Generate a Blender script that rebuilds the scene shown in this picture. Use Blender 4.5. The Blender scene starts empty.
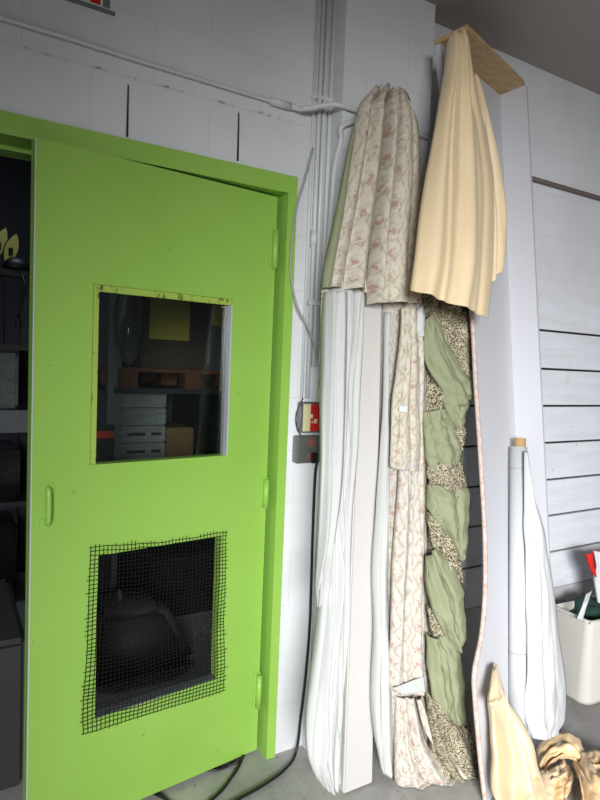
import bpy, bmesh, math, random
from mathutils import Vector, Matrix, noise
random.seed(7)
SC = bpy.context.scene
COL = SC.collection
V = Vector
PI = math.pi

# ------------------------------------------------------------------ camera
FPX, YAW, PITCH, ROLL, EYE, DIST = 600.0, 0.53794909, -0.06035217, 0.04093386, 1.51974933, 1.95169539
FW = V((math.sin(YAW)*math.cos(PITCH), math.cos(YAW)*math.cos(PITCH), math.sin(PITCH)))
r0 = V((math.cos(YAW), -math.sin(YAW), 0)); u0 = r0.cross(FW)
RT = math.cos(ROLL)*r0 + math.sin(ROLL)*u0
UP = -math.sin(ROLL)*r0 + math.cos(ROLL)*u0
EYEP = V((0, -DIST, EYE))
cam = bpy.data.cameras.new('camera'); cam_o = bpy.data.objects.new('camera', cam); COL.objects.link(cam_o)
cam.sensor_fit = 'VERTICAL'; cam.sensor_height = 24.0; cam.lens = FPX/800*24.0
cam.clip_start = 0.05; cam.clip_end = 60
m = Matrix((RT, UP, -FW)).transposed().to_4x4(); m.translation = EYEP
cam_o.matrix_world = m
SC.camera = cam_o

def ray(px, py): return FW + RT*((px-300)/FPX) + UP*((400-py)/FPX)
def onP(px, py, o, n):
    d = ray(px, py); return EYEP + d*((V(o)-EYEP).dot(V(n))/d.dot(V(n)))
def onY(px, py, y=0.0): return onP(px, py, (0, y, 0), (0, 1, 0))
def onZ(px, py, z=0.0): return onP(px, py, (0, 0, z), (0, 0, 1))
LB, LT, LZ = -0.315, -0.165, 2.55        # the plane in which the boards lean on the pillar
LN = V((0, 1, (LB-LT)/LZ)).normalized()
def onL(px, py, off=0.0): return onP(px, py, V((0, LB, 0)) - LN*off, LN)

# ------------------------------------------------------------------ materials
def lin(c):
    o = []
    for x in c:
        x /= 255.0
        o.append(x/12.92 if x <= .04045 else ((x+.055)/1.055)**2.4)
    return (*o, 1.0)
class NB:
    def __init__(s, name, rough=.6, metal=0.0, spec=.5):
        s.m = bpy.data.materials.new(name); s.m.use_nodes = True
        s.t = s.m.node_tree; s.n = s.t.nodes; s.b = s.n['Principled BSDF']
        s.b.inputs['Roughness'].default_value = rough; s.b.inputs['Metallic'].default_value = metal
        s.b.inputs['Specular IOR Level'].default_value = spec
    def put(s, v, sock):
        if isinstance(v, bpy.types.NodeSocket): s.t.links.new(v, sock)
        elif v is not None: sock.default_value = v
    def math(s, op, a, b=None, c=None, clamp=False):
        n = s.n.new('ShaderNodeMath'); n.operation = op; n.use_clamp = clamp
        s.put(a, n.inputs[0]); s.put(b, n.inputs[1]); s.put(c, n.inputs[2]); return n.outputs[0]
    def mix(s, f, a, b):
        n = s.n.new('ShaderNodeMix'); n.data_type = 'RGBA'
        s.put(f, n.inputs[0]); s.put(a, n.inputs[6]); s.put(b, n.inputs[7]); return n.outputs[2]
    def coord(s, kind='Object'):
        return s.n.new('ShaderNodeTexCoord').outputs[kind]
    def mapping(s, c, scale=(1, 1, 1), loc=(0, 0, 0), rot=(0, 0, 0)):
        n = s.n.new('ShaderNodeMapping'); s.t.links.new(c, n.inputs[0])
        n.inputs['Scale'].default_value = scale; n.inputs['Location'].default_value = loc; n.inputs['Rotation'].default_value = rot
        return n.outputs[0]
    def noise(s, c, scale=5, detail=3, rough=.55, dist=0):
        n = s.n.new('ShaderNodeTexNoise'); s.t.links.new(c, n.inputs['Vector'])
        n.inputs['Scale'].default_value = scale; n.inputs['Detail'].default_value = detail
        n.inputs['Roughness'].default_value = rough; n.inputs['Distortion'].default_value = dist
        return n.outputs['Fac']
    def ramp(s, f, lo, hi):
        n = s.n.new('ShaderNodeMapRange'); s.put(f, n.inputs[0])
        n.inputs[1].default_value = lo; n.inputs[2].default_value = hi; n.clamp = True
        return n.outputs[0]
    def sep(s, c):
        n = s.n.new('ShaderNodeSeparateXYZ'); s.t.links.new(c, n.inputs[0]); return n.outputs
    def bump(s, h, strength=.3, dist=.01):
        n = s.n.new('ShaderNodeBump'); n.inputs['Strength'].default_value = strength; n.inputs['Distance'].default_value = dist
        s.put(h, n.inputs['Height']); s.t.links.new(n.outputs[0], s.b.inputs['Normal'])
    def col(s, c): s.put(c, s.b.inputs['Base Color']); return s.m

def plain(name, c, rough=.6, metal=0, var=.12, scale=8, bump=0, spec=.5):
    k = NB(name, rough, metal, spec); co = k.coord()
    f = k.noise(co, scale)
    a = lin(c); b = tuple(x*(1-var*2) for x in a[:3])+(1,)
    if bump: k.bump(k.noise(co, scale*6), bump, .004)
    return k.col(k.mix(f, a, b))

EDGEX = (onY(298, 178, -.014).x+onY(275, 752, -.014).x)/2
def wall_mat():
    k = NB('white_painted_block', .55); co = k.coord(); x, y, z = k.sep(co)
    t = k.n.new('ShaderNodeTexBrick')
    cx = k.n.new('ShaderNodeCombineXYZ')
    k.put(k.math('ADD', x, .385-.19), cx.inputs[0]); k.put(k.math('ADD', z, -.19+.0), cx.inputs[1])
    k.t.links.new(cx.outputs[0], t.inputs['Vector'])
    t.inputs['Scale'].default_value = 1; t.inputs['Brick Width'].default_value = .385; t.inputs['Row Height'].default_value = .2
    t.inputs['Mortar Size'].default_value = .003; t.inputs['Mortar Smooth'].default_value = .8
    big = k.noise(co, 1.3, 4); fine = k.noise(co, 60, 3)
    c = k.mix(k.ramp(big, .35, .75), lin((226, 227, 230)), lin((206, 206, 208)))
    c = k.mix(k.math('MULTIPLY', t.outputs['Fac'], .10), c, lin((120, 118, 116)))
    spots = k.ramp(k.noise(k.mapping(co, (1, 1, .5)), 26, 4, .7), .68, .74)
    c = k.mix(k.math('MULTIPLY', spots, .22), c, lin((150, 145, 140)))
    # hairline crack along the course over the door header
    w = k.math('ABSOLUTE', k.math('SUBTRACT', z, k.math('ADD', 2.392, k.math('MULTIPLY', k.math('SUBTRACT', k.noise(k.mapping(co, (1, 1, 0)), 9, 4), .5), .012))))
    crack = k.math('MULTIPLY', k.ramp(w, .006, .001), k.ramp(k.noise(k.mapping(co, (1, 1, 0)), 14, 5, .7), .5, .62))
    crack = k.math('MULTIPLY', crack, k.ramp(x, 1.2, 1.19))
    c = k.mix(k.math('MULTIPLY', crack, .8), c, lin((95, 90, 86)))
    edge = k.math('MULTIPLY', k.math('MULTIPLY', k.ramp(k.math('SUBTRACT', x, EDGEX), .010, .006), k.ramp(z, 1.25, 1.1)), k.ramp(k.noise(k.mapping(co, (2, 1, 1)), 22, 4, .7), .50, .56))
    c = k.mix(k.math('MULTIPLY', edge, .85), c, lin((70, 66, 62)))
    h = k.math('ADD', k.math('MULTIPLY', fine, .3), k.math('MULTIPLY', t.outputs['Fac'], -.7))
    k.bump(h, .25, .004)
    return k.col(c)

def floral(name, tint=(208, 200, 184)):
    k = NB(name, .85, spec=.15); uv = k.coord('UV')
    nz = k.noise(uv, 30, 3); nb = k.noise(uv, 75, 3, .7)
    u, v, _ = k.sep(uv)
    cw, ch = .056, .068
    ci = k.math('FLOOR', k.math('DIVIDE', u, cw))
    fx = k.math('SUBTRACT', k.math('FRACT', k.math('DIVIDE', u, cw)), .5)
    vy = k.math('ADD', k.math('DIVIDE', v, ch), k.math('MULTIPLY', ci, .5))
    fy = k.math('SUBTRACT', k.math('FRACT', vy), .5)
    ex = k.math('MULTIPLY', fx, cw); ey = k.math('MULTIPLY', fy, ch)
    dj = k.math('MULTIPLY', k.math('SUBTRACT', nz, .5), .022)
    d = k.math('ADD', k.math('SQRT', k.math('ADD', k.math('MULTIPLY', k.math('MULTIPLY', ex, ex), 1.9), k.math('MULTIPLY', k.math('MULTIPLY', ey, ey), .55))), dj)
    fl = k.math('MULTIPLY', k.ramp(d, .0135, .008), k.ramp(nb, .42, .52))
    leaf = k.math('MULTIPLY', k.math('MULTIPLY', k.ramp(d, .025, .018), k.ramp(d, .010, .015)), k.ramp(nb, .5, .56))
    wv = k.math('SUBTRACT', k.math('ABSOLUTE', ex), k.math('ADD', .019, k.math('MULTIPLY', k.math('SINE', k.math('MULTIPLY', vy, 2*PI)), .008)))
    vine = k.math('MULTIPLY', k.ramp(k.math('ABSOLUTE', k.math('ADD', wv, k.math('MULTIPLY', dj, .6))), .0055, .0025), k.ramp(nb, .40, .5))
    c = k.mix(k.ramp(nz, .3, .7), lin(tint), lin(tuple(x-14 for x in tint)))
    c = k.mix(k.math('MULTIPLY', vine, .42), c, lin((140, 128, 98)))
    c = k.mix(k.math('MULTIPLY', leaf, .42), c, lin((136, 138, 98)))
    c = k.mix(k.math('MULTIPLY', fl, .6), c, lin((156, 96, 88)))
    k.bump(k.noise(uv, 260, 2), .12, .002)
    return k.col(c)

def printmat():
    k = NB('brown_speckled_print', .85, spec=.15); uv = k.coord('UV')
    t = k.n.new('ShaderNodeTexVoronoi'); t.inputs['Scale'].default_value = 280; t.inputs['Randomness'].default_value = .8
    k.t.links.new(k.mapping(uv, (1, .75, 1), rot=(0, 0, .5)), t.inputs['Vector'])
    f = k.ramp(t.outputs['Distance'], .44, .58)
    f = k.math('MULTIPLY', f, k.ramp(k.noise(uv, 80, 2), .20, .34))
    return k.col(k.mix(f, lin((66, 55, 43)), lin((184, 175, 150))))

def cloth_mat(name, c, rough=.8, var=.05, sheen=0):
    k = NB(name, rough, spec=.2 if rough > .6 else .5); uv = k.coord('UV')
    a = lin(c); b = tuple(x*(1-var*2.5) for x in a[:3])+(1,)
    k.bump(k.noise(uv, 45, 4, .6), .16, .008)
    if sheen:
        k.b.inputs['Sheen Weight'].default_value = sheen
    return k.col(k.mix(k.noise(uv, 7, 4), a, b))

def door_mat():
    k = NB('lime_green_paint', .42); co = k.coord()
    f = k.noise(co, 2.2, 4)
    c = k.mix(k.ramp(f, .3, .75), lin((150, 193, 86)), lin((141, 186, 77)))
    sc = k.ramp(k.noise(k.mapping(co, (1, 1, .35)), 7, 5, .7), .62, .78)
    c = k.mix(k.math('MULTIPLY', sc, .20), c, lin((110, 150, 50)))
    chips = k.ramp(k.noise(co, 34, 3, .6), .735, .755)
    c = k.mix(k.math('MULTIPLY', chips, .65), c, lin((66, 80, 40)))
    k.bump(k.noise(co, 90, 2), .05, .002)
    return k.col(c)
def worn_mat():
    k = NB('worn_yellow_green_paint', .55); co = k.coord()
    w = k.ramp(k.noise(k.mapping(co, (1, 1, .6)), 40, 5, .7), .55, .62)
    return k.col(k.mix(w, lin((158, 186, 78)), lin((104, 92, 48))))
def floor_mat():
    k = NB('worn_concrete', .55); co = k.coord()
    f = k.noise(co, 3.2, 6, .65); g = k.noise(co, 28, 5, .7)
    c = k.mix(k.ramp(f, .3, .7), lin((188, 186, 182)), lin((142, 140, 138)))
    c = k.mix(k.math('MULTIPLY', k.ramp(g, .58, .7), .6), c, lin((96, 93, 92)))
    st = k.ramp(k.noise(co, 5, 4), .62, .7)
    c = k.mix(k.math('MULTIPLY', st, .3), c, lin((128, 112, 84)))
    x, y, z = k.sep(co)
    right_shade = k.math('MULTIPLY', k.ramp(k.math('ADD', x, k.math('MULTIPLY', f, .3)), 2.25, 2.5), .5)  # shade over the right of the floor, painted into the colour
    c = k.mix(right_shade, c, lin((98, 92, 90)))
    k.bump(g, .2, .004)
    return k.col(c)
def plank_mat():
    k = NB('white_painted_plank', .5); co = k.coord()
    g = k.noise(k.mapping(co, (.5, 4, 5)), 6, 5, .6)
    c = k.mix(k.ramp(g, .3, .75), lin((224, 226, 232)), lin((208, 209, 214)))
    st = k.ramp(k.noise(k.mapping(co, (2.0, 1, .6)), 4, 4, .65), .6, .75)
    c = k.mix(k.math('MULTIPLY', st, .3), c, lin((190, 176, 160)))
    kn = k.ramp(k.noise(co, 17, 2), .76, .79)
    c = k.mix(k.math('MULTIPLY', kn, .5), c, lin((120, 112, 104)))
    k.bump(g, .1, .003)
    return k.col(c)
def ply_mat():
    k = NB('raw_plywood', .6); co = k.coord()
    g = k.noise(k.mapping(co, (3, 14, 14)), 5, 5, .6, .6)
    return k.col(k.mix(k.ramp(g, .35, .7), lin((208, 178, 130)), lin((180, 142, 94))))
def emat(name, c, s):
    k = NB(name); k.b.inputs['Emission Color'].default_value = lin(c); k.b.inputs['Emission Strength'].default_value = s
    return k.col(lin(c))
def wrap_mat(name, c, rough=.22):
    k = NB(name, rough); co = k.coord()
    k.bump(k.noise(k.mapping(co, (1, 1, 2.4)), 22, 6, .75, 1.2), .9, .03)
    k.b.inputs['Coat Weight'].default_value = .6; k.b.inputs['Coat Roughness'].default_value = .12
    return k.col(k.mix(k.noise(co, 9, 4), lin(c), lin(tuple(x*.7 for x in c))))

def trim_mat():
    k = NB('pink_mottled_trim', .8); co = k.coord()
    n_ = k.ramp(k.noise(k.mapping(co, (1, 1, .8)), 70, 3, .6), .42, .6)
    return k.col(k.mix(n_, lin((204, 192, 184)), lin((192, 162, 152))))
M = dict(
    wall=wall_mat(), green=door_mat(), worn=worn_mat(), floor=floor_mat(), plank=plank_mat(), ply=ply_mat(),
    floral=floral('floral_upholstery'), floral2=floral('floral_upholstery_pale', (205, 198, 188)), prt=printmat(),
    olive=cloth_mat('olive_green_cloth', (148, 152, 121)), white=cloth_mat('white_lining', (200, 201, 198)),
    satin=cloth_mat('cream_satin', (232, 208, 168), .42, .03, .2), gold=cloth_mat('gold_satin', (226, 194, 146), .4, .06, .2),
    canvas=cloth_mat('white_canvas', (202, 203, 204)), cream=plain('cream_board', (202, 198, 194), .7, 0, .03, 2),
    lining=plain('white_cornice_lining', (204, 204, 209), .75, 0, .03, 3, .1), pink=trim_mat(),
    cond=plain('white_painted_conduit', (218, 220, 220), .45, 0, .06), gal=plain('galvanised_steel', (140, 142, 142), .4, .7, .1, 30),
    brown=plain('brown_conduit', (104, 92, 84), .6), metal=plain('bright_aluminium', (214, 220, 222), .35, .3, .06),
    black=plain('black_rubber', (26, 26, 28), .45), wire=plain('black_wire', (16, 16, 17), .5), grey=plain('grey_cable', (168, 170, 164), .5),
    red=plain('red_plastic', (200, 34, 36), .4), paint_red=plain('red_sticker', (196, 30, 30), .5, 0, .02), signw=plain('sign_white', (226, 228, 226), .5, 0, .03), signg=plain('sign_grey', (120, 126, 124), .5),
    pale=plain('pale_sticker', (222, 214, 170), .6, 0, .1, 60), card=plain('cardboard_tube', (186, 152, 104), .8), dark=plain('dark_paint', (42, 42, 46), .5),
    concrete=plain('grey_render', (196, 196, 198), .8, 0, .08, 5, .2), ceil=plain('ceiling_paint', (176, 168, 162), .8, 0, .06, 3),
    binc=plain('canvas_bin', (200, 197, 188), .8, 0, .05, 6, .1), dgreen=cloth_mat('dark_green_cloth', (38, 62, 56)), redc=cloth_mat('red_cloth', (206, 40, 36)),
    store=plain('storeroom_wall', (96, 98, 108), .7), sfloor=plain('storeroom_floor', (70, 68, 66), .5), pallet=plain('stained_pallet_wood', (104, 60, 36), .7, 0, .2, 20),
    wrap=wrap_mat('clear_wrapped_cartons', (190, 194, 196)), dwrap=wrap_mat('black_wrap', (30, 30, 32)), gwrap=wrap_mat('grey_wrap', (120, 124, 132), .3),
    carton=plain('brown_carton', (120, 92, 58), .8), dcarton=plain('dark_brown_carton', (66, 54, 46), .7), ypaper=plain('yellow_paper', (184, 168, 74), .7, 0, .04),
    steel=plain('grey_rack_steel', (122, 126, 130), .4, .3), orange=plain('orange_label', (226, 74, 36), .5), ylw=plain('yellow_panel', (214, 208, 112), .5),
    ink=plain('dark_ink', (44, 44, 48), .7), teal=plain('teal_paint', (70, 150, 160), .6),
)
def glass_mat():
    m_ = bpy.data.materials.new('window_glass'); m_.use_nodes = True; t = m_.node_tree; t.nodes.remove(t.nodes['Principled BSDF'])
    tr = t.nodes.new('ShaderNodeBsdfTransparent'); gl = t.nodes.new('ShaderNodeBsdfGlossy'); mx = t.nodes.new('ShaderNodeMixShader')
    tr.inputs[0].default_value = (.86, .90, .88, 1); gl.inputs['Roughness'].default_value = .05; mx.inputs[0].default_value = .025
    t.links.new(tr.outputs[0], mx.inputs[1]); t.links.new(gl.outputs[0], mx.inputs[2]); t.links.new(mx.outputs[0], t.nodes['Material Output'].inputs[0])
    return m_
M['glass'] = glass_mat()

# ------------------------------------------------------------------ mesh helpers
def link(name, bm, mat, parent=None, smooth=False, loc=None):
    me = bpy.data.meshes.new(name)
    bmesh.ops.recalc_face_normals(bm, faces=bm.faces)
    if smooth:
        for f in bm.faces: f.smooth = True
    bm.to_mesh(me); bm.free()
    for mm in (mat if isinstance(mat, (list, tuple)) else [mat]): me.materials.append(mm)
    o = bpy.data.objects.new(name, me); COL.objects.link(o)
    if parent: o.parent = parent
    return o
def tag(o, label, cat, group=None):
    o['label'] = label; o['category'] = cat
    if group: o['group'] = group
    return o
def struct(o, label=None):
    o['kind'] = 'structure'
    if label: o['label'] = label
    return o
def thing(name, label, cat, group=None):
    o = bpy.data.objects.new(name, None); COL.objects.link(o); o.empty_display_size = .1
    return tag(o, label, cat, group)
def settle(o):
    """put the Empty at the base of its parts, leaving the parts where they are"""
    pts = []
    def walk(c):
        if c.type == 'MESH': pts.extend(c.matrix_world @ v.co for v in c.data.vertices)
        for d in c.children: walk(d)
    walk(o)
    b = V((sum(p.x for p in pts)/len(pts), sum(p.y for p in pts)/len(pts), min(p.z for p in pts)))
    o.location = b
    for c in o.children: c.location = c.location - b
def hexa(bm, pts):
    """8 points: 4 bottom ring, 4 top ring"""
    v = [bm.verts.new(p) for p in pts]
    for f in ((0, 1, 2, 3), (4, 5, 6, 7), (0, 1, 5, 4), (1, 2, 6, 5), (2, 3, 7, 6), (3, 0, 4, 7)):
        bm.faces.new([v[i] for i in f])
    return v
def bx(bm, x0, x1, y0, y1, z0, z1):
    return hexa(bm, [(x0, y0, z0), (x1, y0, z0), (x1, y1, z0), (x0, y1, z0), (x0, y0, z1), (x1, y0, z1), (x1, y1, z1), (x0, y1, z1)])
def box(name, mat, x0, x1, y0, y1, z0, z1, parent=None, bev=.0):
    bm = bmesh.new(); bx(bm, x0, x1, y0, y1, z0, z1)
    if bev: bmesh.ops.bevel(bm, geom=bm.edges[:], offset=bev, segments=2, affect='EDGES')
    return link(name, bm, mat, parent)
def catmull(P, t):
    n = len(P)-1; s = min(max(t, 0), 1)*n; i = min(int(s), n-1); f = s-i
    p1, p2 = P[i], P[i+1]; p0 = P[i-1] if i else p1*2-p2; p3 = P[i+2] if i+2 <= n else p2*2-p1
    return .5*((2*p1)+(p2-p0)*f+(2*p0-5*p1+4*p2-p3)*f*f+(3*p1-p0-3*p2+p3)*f**3)
def tube(bm, pts, r, seg=8, n=None, cap=True):
    n = n or max(2, (len(pts)-1)*6+1)
    if len(pts) == 2: n = 2
    P = [catmull(pts, i/(n-1)) for i in range(n)]
    rings = []; prev = None
    for i, p in enumerate(P):
        t = (P[min(i+1, n-1)]-P[max(i-1, 0)]).normalized()
        a = prev if prev is not None else (V((0, 0, 1)) if abs(t.z) < .9 else V((0, 1, 0)))
        a = (a - t*a.dot(t)).normalized(); prev = a; b = t.cross(a)
        rr = r(i/(n-1)) if callable(r) else r
        rings.append([bm.verts.new(p+(a*math.cos(2*PI*k/seg)+b*math.sin(2*PI*k/seg))*rr) for k in range(seg)])
    for i in range(n-1):
        for k in range(seg):
            bm.faces.new((rings[i][k], rings[i][(k+1) % seg], rings[i+1][(k+1) % seg], rings[i+1][k]))
    if cap: bm.faces.new(rings[0]); bm.faces.new(rings[-1])
def tubeobj(name, pts, r, mat, parent=None, seg=8, n=None):
    bm = bmesh.new(); tube(bm, [V(p) for p in pts], r, seg, n); return link(name, bm, mat, parent, True)
def plate(bm, xs, zs, holes, fn, t0, t1):
    """a slab on a grid with cells left out; fn(x, z, t) gives the point"""
    vs = {}
    def g(i, j, t):
        if (i, j, t) not in vs: vs[(i, j, t)] = bm.verts.new(fn(xs[i], zs[j], (t0, t1)[t]))
        return vs[(i, j, t)]
    nx, nz = len(xs)-1, len(zs)-1
    full = lambda i, j: 0 <= i < nx and 0 <= j < nz and (i, j) not in holes
    for i in range(nx):
        for j in range(nz):
            if not full(i, j): continue
            for t in (0, 1): bm.faces.new((g(i, j, t), g(i+1, j, t), g(i+1, j+1, t), g(i, j+1, t)))
            for (a, b, q) in (((i, j), (i+1, j), (i, j-1)), ((i, j+1), (i+1, j+1), (i, j+1)), ((i, j), (i, j+1), (i-1, j)), ((i+1, j), (i+1, j+1), (i+1, j))):
                if not full(*q): bm.faces.new((g(*a, 0), g(*b, 0), g(*b, 1), g(*a, 1)))
def fold(u, v, folds):
    s = 0
    for (a, b, w, amp) in folds:
        c = a+(b-a)*v; x = (u-c)/w
        s += amp*math.exp(-x*x)
    return s
def cloth(name, rows, mat, parent=None, nu=48, nv=70, folds=(), wr=(.006, 9, 2.0), bulge=0, back=0, th=.004, seed=0, mats=None, fn=None, uvrot=0, hem=0):
    """a hanging sheet between two edges; rows are (left point, right point) from top to bottom"""
    Ls = [V(a) for a, b in rows]; Rs = [V(b) for a, b in rows]
    bm = bmesh.new(); uvl = bm.loops.layers.uv.new('UVMap'); G = []
    wid = sum((a-b).length for a, b in zip(Ls, Rs))/len(Ls); ln = sum((Ls[i+1]-Ls[i]).length for i in range(len(Ls)-1))
    off = V((seed*1.7, seed*3.1, seed*.9)); uvs = {}
    for j in range(nv+1):
        v = j/nv; a, b = catmull(Ls, v), catmull(Rs, v)
        dn = catmull(Ls, min(v+.02, 1))+catmull(Rs, min(v+.02, 1))-catmull(Ls, max(v-.02, 0))-catmull(Rs, max(v-.02, 0))
        N = (b-a).cross(dn)
        if N.length < 1e-9: N = V((0, -1, 0))
        N.normalize()
        if N.dot(EYEP-(a+b)/2) < 0: N = -N
        OUT = (EYEP-(a+b)/2); OUT.z = 0; OUT.normalize()
        row = []
        for i in range(nu+1):
            u = i/nu; p = a.lerp(b, u)
            d = fold(u, v, folds)
            d += wr[0]*(noise.noise(V((u*wr[1], v*wr[2], 0))+off)+.5*noise.noise(V((u*wr[1]*2.1, v*wr[2]*2.3, 4))+off))
            tp = min(1, (a-b).length/(.7*wid)+.05); d *= tp
            e = bulge*tp*max(0, math.sin(PI*u))**.6 - back*abs(2*u-1)**7
            if hem: p = p + dn.normalized()*(hem*v*v*v*v*(noise.noise(V((u*4, 3, 1))+off)))
            q = p+N*d+OUT*e
            if q.z < .006: q.z = .006
            w = bm.verts.new(q); row.append(w)
            cu, sv = u*(a-b).length*.5+u*wid*.5, v*ln
            uvs[w] = (cu*math.cos(uvrot)-sv*math.sin(uvrot)+seed*.37, cu*math.sin(uvrot)+sv*math.cos(uvrot))
        G.append(row)
    for j in range(nv):
        for i in range(nu):
            f = bm.faces.new((G[j][i], G[j+1][i], G[j+1][i+1], G[j][i+1]))
            if fn: f.material_index = fn((i+.5)/nu, (j+.5)/nv)
            for l in f.loops: l[uvl].uv = uvs[l.vert]
    o = link(name, bm, mats or mat, parent, True)
    s = o.modifiers.new('thickness', 'SOLIDIFY'); s.thickness = th; s.offset = 0
    return o
def tri(r): return [(onL(a, b, o1), onL(c, d, o2)) for (a, b, o1, c, d, o2) in r]

# ------------------------------------------------------------------ the room
FRX = (onY(298, 178, -.014).x+onY(275, 752, -.014).x)/2
DTOP, OPX0, OPX1 = 2.155, -0.75, FRX-.037
bm = bmesh.new()
plate(bm, [-2.6, OPX0-.03, FRX-.02, 5.2], [-.0, DTOP+.02, 3.6], {(1, 0)}, lambda x, z, t: (x, t, z), 0.0, 0.2)
struct(link('wall_front', bm, M['wall']))
# open vertical joints in the course above the door header
PY = -0.09
PX0, PX1 = onY(347, 0, PY).x, onY(436, 0, PY).x
struct(box('wall_pillar', M['wall'], PX0, PX1, PY, -.0005, 0, 3.6), 'white block pillar standing proud of the wall')
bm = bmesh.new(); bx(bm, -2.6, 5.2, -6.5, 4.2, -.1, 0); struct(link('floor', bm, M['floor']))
CZ = onY(600, 95).z
bm = bmesh.new(); bx(bm, -2.6, 5.2, -6.5, -.0, CZ, CZ+.1); ceiling = struct(link('ceiling', bm, M['ceil']))
for (px, y0, y1) in ((127.5, 85, 137), (238, 113, 161)):
    a, b = onY(px+.6, y0), onY(px-.6, y1)
    bm = bmesh.new(); hexa(bm, [(b.x-.0035, -.0035, b.z), (b.x+.0035, -.0035, b.z), (b.x+.003, .001, b.z), (b.x-.003, .001, b.z),
                                (a.x-.002, -.0035, a.z), (a.x+.002, -.0035, a.z), (a.x+.002, .001, a.z), (a.x-.002, .001, a.z)])
    struct(link('trim_joint', bm, M['dark']), 'open dark joint between two wall blocks')
# plank cladding on the right half
zs = [onY(568, y).z for y in (296, 333.2, 370, 405.5, 441, 476.7, 511.5, 546.8, 583)]
bm = bmesh.new()
for i in range(8):
    zt, zb = zs[i], zs[i+1]
    g = .0055
    bx(bm, PX1+.012, 5.2, -.022, -.0034, zb+g, zt-g*(i > 0))
struct(box('trim_gap_shade', M['dark'], PX1+.012, 5.2, -.0032, -.0008, zs[8]+.004, zs[0]-.008), 'dark sheet added behind the planks as shade in the gaps')  # added dark sheet, stands in for shade between the planks
struct(link('trim_planks', bm, M['plank']), 'white painted horizontal planks on the wall')
struct(box('baseboard_front', M['concrete'], PX1+.012, 5.2, -.012, -.001, 0, zs[8]-.004), 'grey rendered wall base under the planks')
# door frame
bm = bmesh.new()
bx(bm, OPX0-.03, FRX, -.014, .16, DTOP-.02, 2.198)          # header
fj = bmesh.new(); bx(fj, OPX1, FRX, -.014, .16, 0, DTOP-.0205)
fl_ = bmesh.new(); bx(fl_, OPX0-.03, OPX0+.01, -.014, .16, 0, DTOP-.0205)
bx(bm, OPX0+.011, OPX1-.001, .085, .159, DTOP-.034, DTOP-.0205)      # stop
frame = link('door_frame', bm, M['green']); struct(frame, 'lime green door frame')
frame['kind'] = 'structure'
link('jamb', fj, M['green'], frame); link('jamb', fl_, M['green'], frame)

# the door leaf
TH = math.radians(7); HX, HY = OPX1-.014, .035
DV = V((-math.cos(TH), -math.sin(TH), 0)); DN = V((math.sin(TH), -math.cos(TH), 0))
def dp(s, z, n=0.0): return V((HX, HY, 0))+DV*s+DN*n+V((0, 0, z))
def onD(px, py):
    P = onP(px, py, (HX, HY, 0), DN)-V((HX, HY, 0)); return P.dot(DV), P.z
lf, _ = onD(32, 400)
ws0, ws1 = onD(230, 380)[0], onD(91.5, 380)[0]
wz0, wz1 = (onD(91, 463)[1]+onD(227, 457)[1])/2, (onD(96, 285)[1]+onD(230, 298)[1])/2
ms0, ms1 = onD(219, 610)[0], onD(96.5, 640)[0]
mz0, mz1 = (onD(97, 717)[1]+onD(218, 680)[1])/2, (onD(96, 554)[1]+onD(218, 538)[1])/2
dtop, dbot = onD(276, 191)[1], .018
dtop = min(dtop, DTOP-.028)
xs = sorted([0.004, ms0, ws0, ms1, ws1, lf])
zs_ = [dbot, mz0, mz1, wz0, wz1, dtop]
hol = set()
for i in range(5):
    c = (xs[i]+xs[i+1])/2
    if ms0 < c < ms1: hol.add((i, 1))
    if ws0 < c < ws1: hol.add((i, 3))
bm = bmesh.new(); plate(bm, xs, zs_, hol, lambda s, z, t: dp(s, z, t), 0, -.045)
bmesh.ops.bevel(bm, geom=[e for e in bm.edges if e.calc_face_angle(0) > 1], offset=.0015, segments=2, affect='EDGES')
door = link('door_1', bm, M['green']); struct(door, 'lime green door with a window and a wire mesh panel')
def ring(bm, s0, s1, z0, z1, w, n0, n1, sides='LTRB'):
    def blk(a, b, c, d): hexa(bm, [dp(a, c, n0), dp(b, c, n0), dp(b, c, n1), dp(a, c, n1), dp(a, d, n0), dp(b, d, n0), dp(b, d, n1), dp(a, d, n1)])
    if 'L' in sides: blk(s1-w, s1, z0, z1)
    if 'R' in sides: blk(s0, s0+w, z0, z1)
    if 'T' in sides: blk(s0, s1-w, z1-w, z1)
    if 'B' in sides: blk(s0, s1-w, z0, z0+w)
bm = bmesh.new(); ring(bm, ws0, ws1, wz0, wz1, .021, -.008, -.026, 'LT'); link('window_bead', bm, M['worn'], door)
bm = bmesh.new(); ring(bm, ws0, ws1, wz0, wz1-.021, .005, .0005, -.043, 'R'); link('edge_strip', bm, M['metal'], door)
bm = bmesh.new(); hexa(bm, [dp(a, b, c) for (a, b, c) in ((ws0+.005, wz0, -.027), (ws1, wz0, -.027), (ws1, wz0, -.031), (ws0+.005, wz0, -.031), (ws0+.005, wz1, -.027), (ws1, wz1, -.027), (ws1, wz1, -.031), (ws0+.005, wz1, -.031))])
link('window_pane', bm, M['glass'], door)
bm = bmesh.new(); hexa(bm, [dp(lf+a, z, b) for z in (dbot+.002, dtop-.002) for (a, b) in ((-.0025, .0010), (.0010, .0010), (.0010, -.004), (.0002, -.004))]); link('edge_guard', bm, M['metal'], door)
# worn sill of the mesh opening
bm = bmesh.new(); ring(bm, ms0, ms1, mz0, mz1, .004, -.004, -.04, 'B'); link('opening_sill', bm, M['steel'], door)
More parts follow.
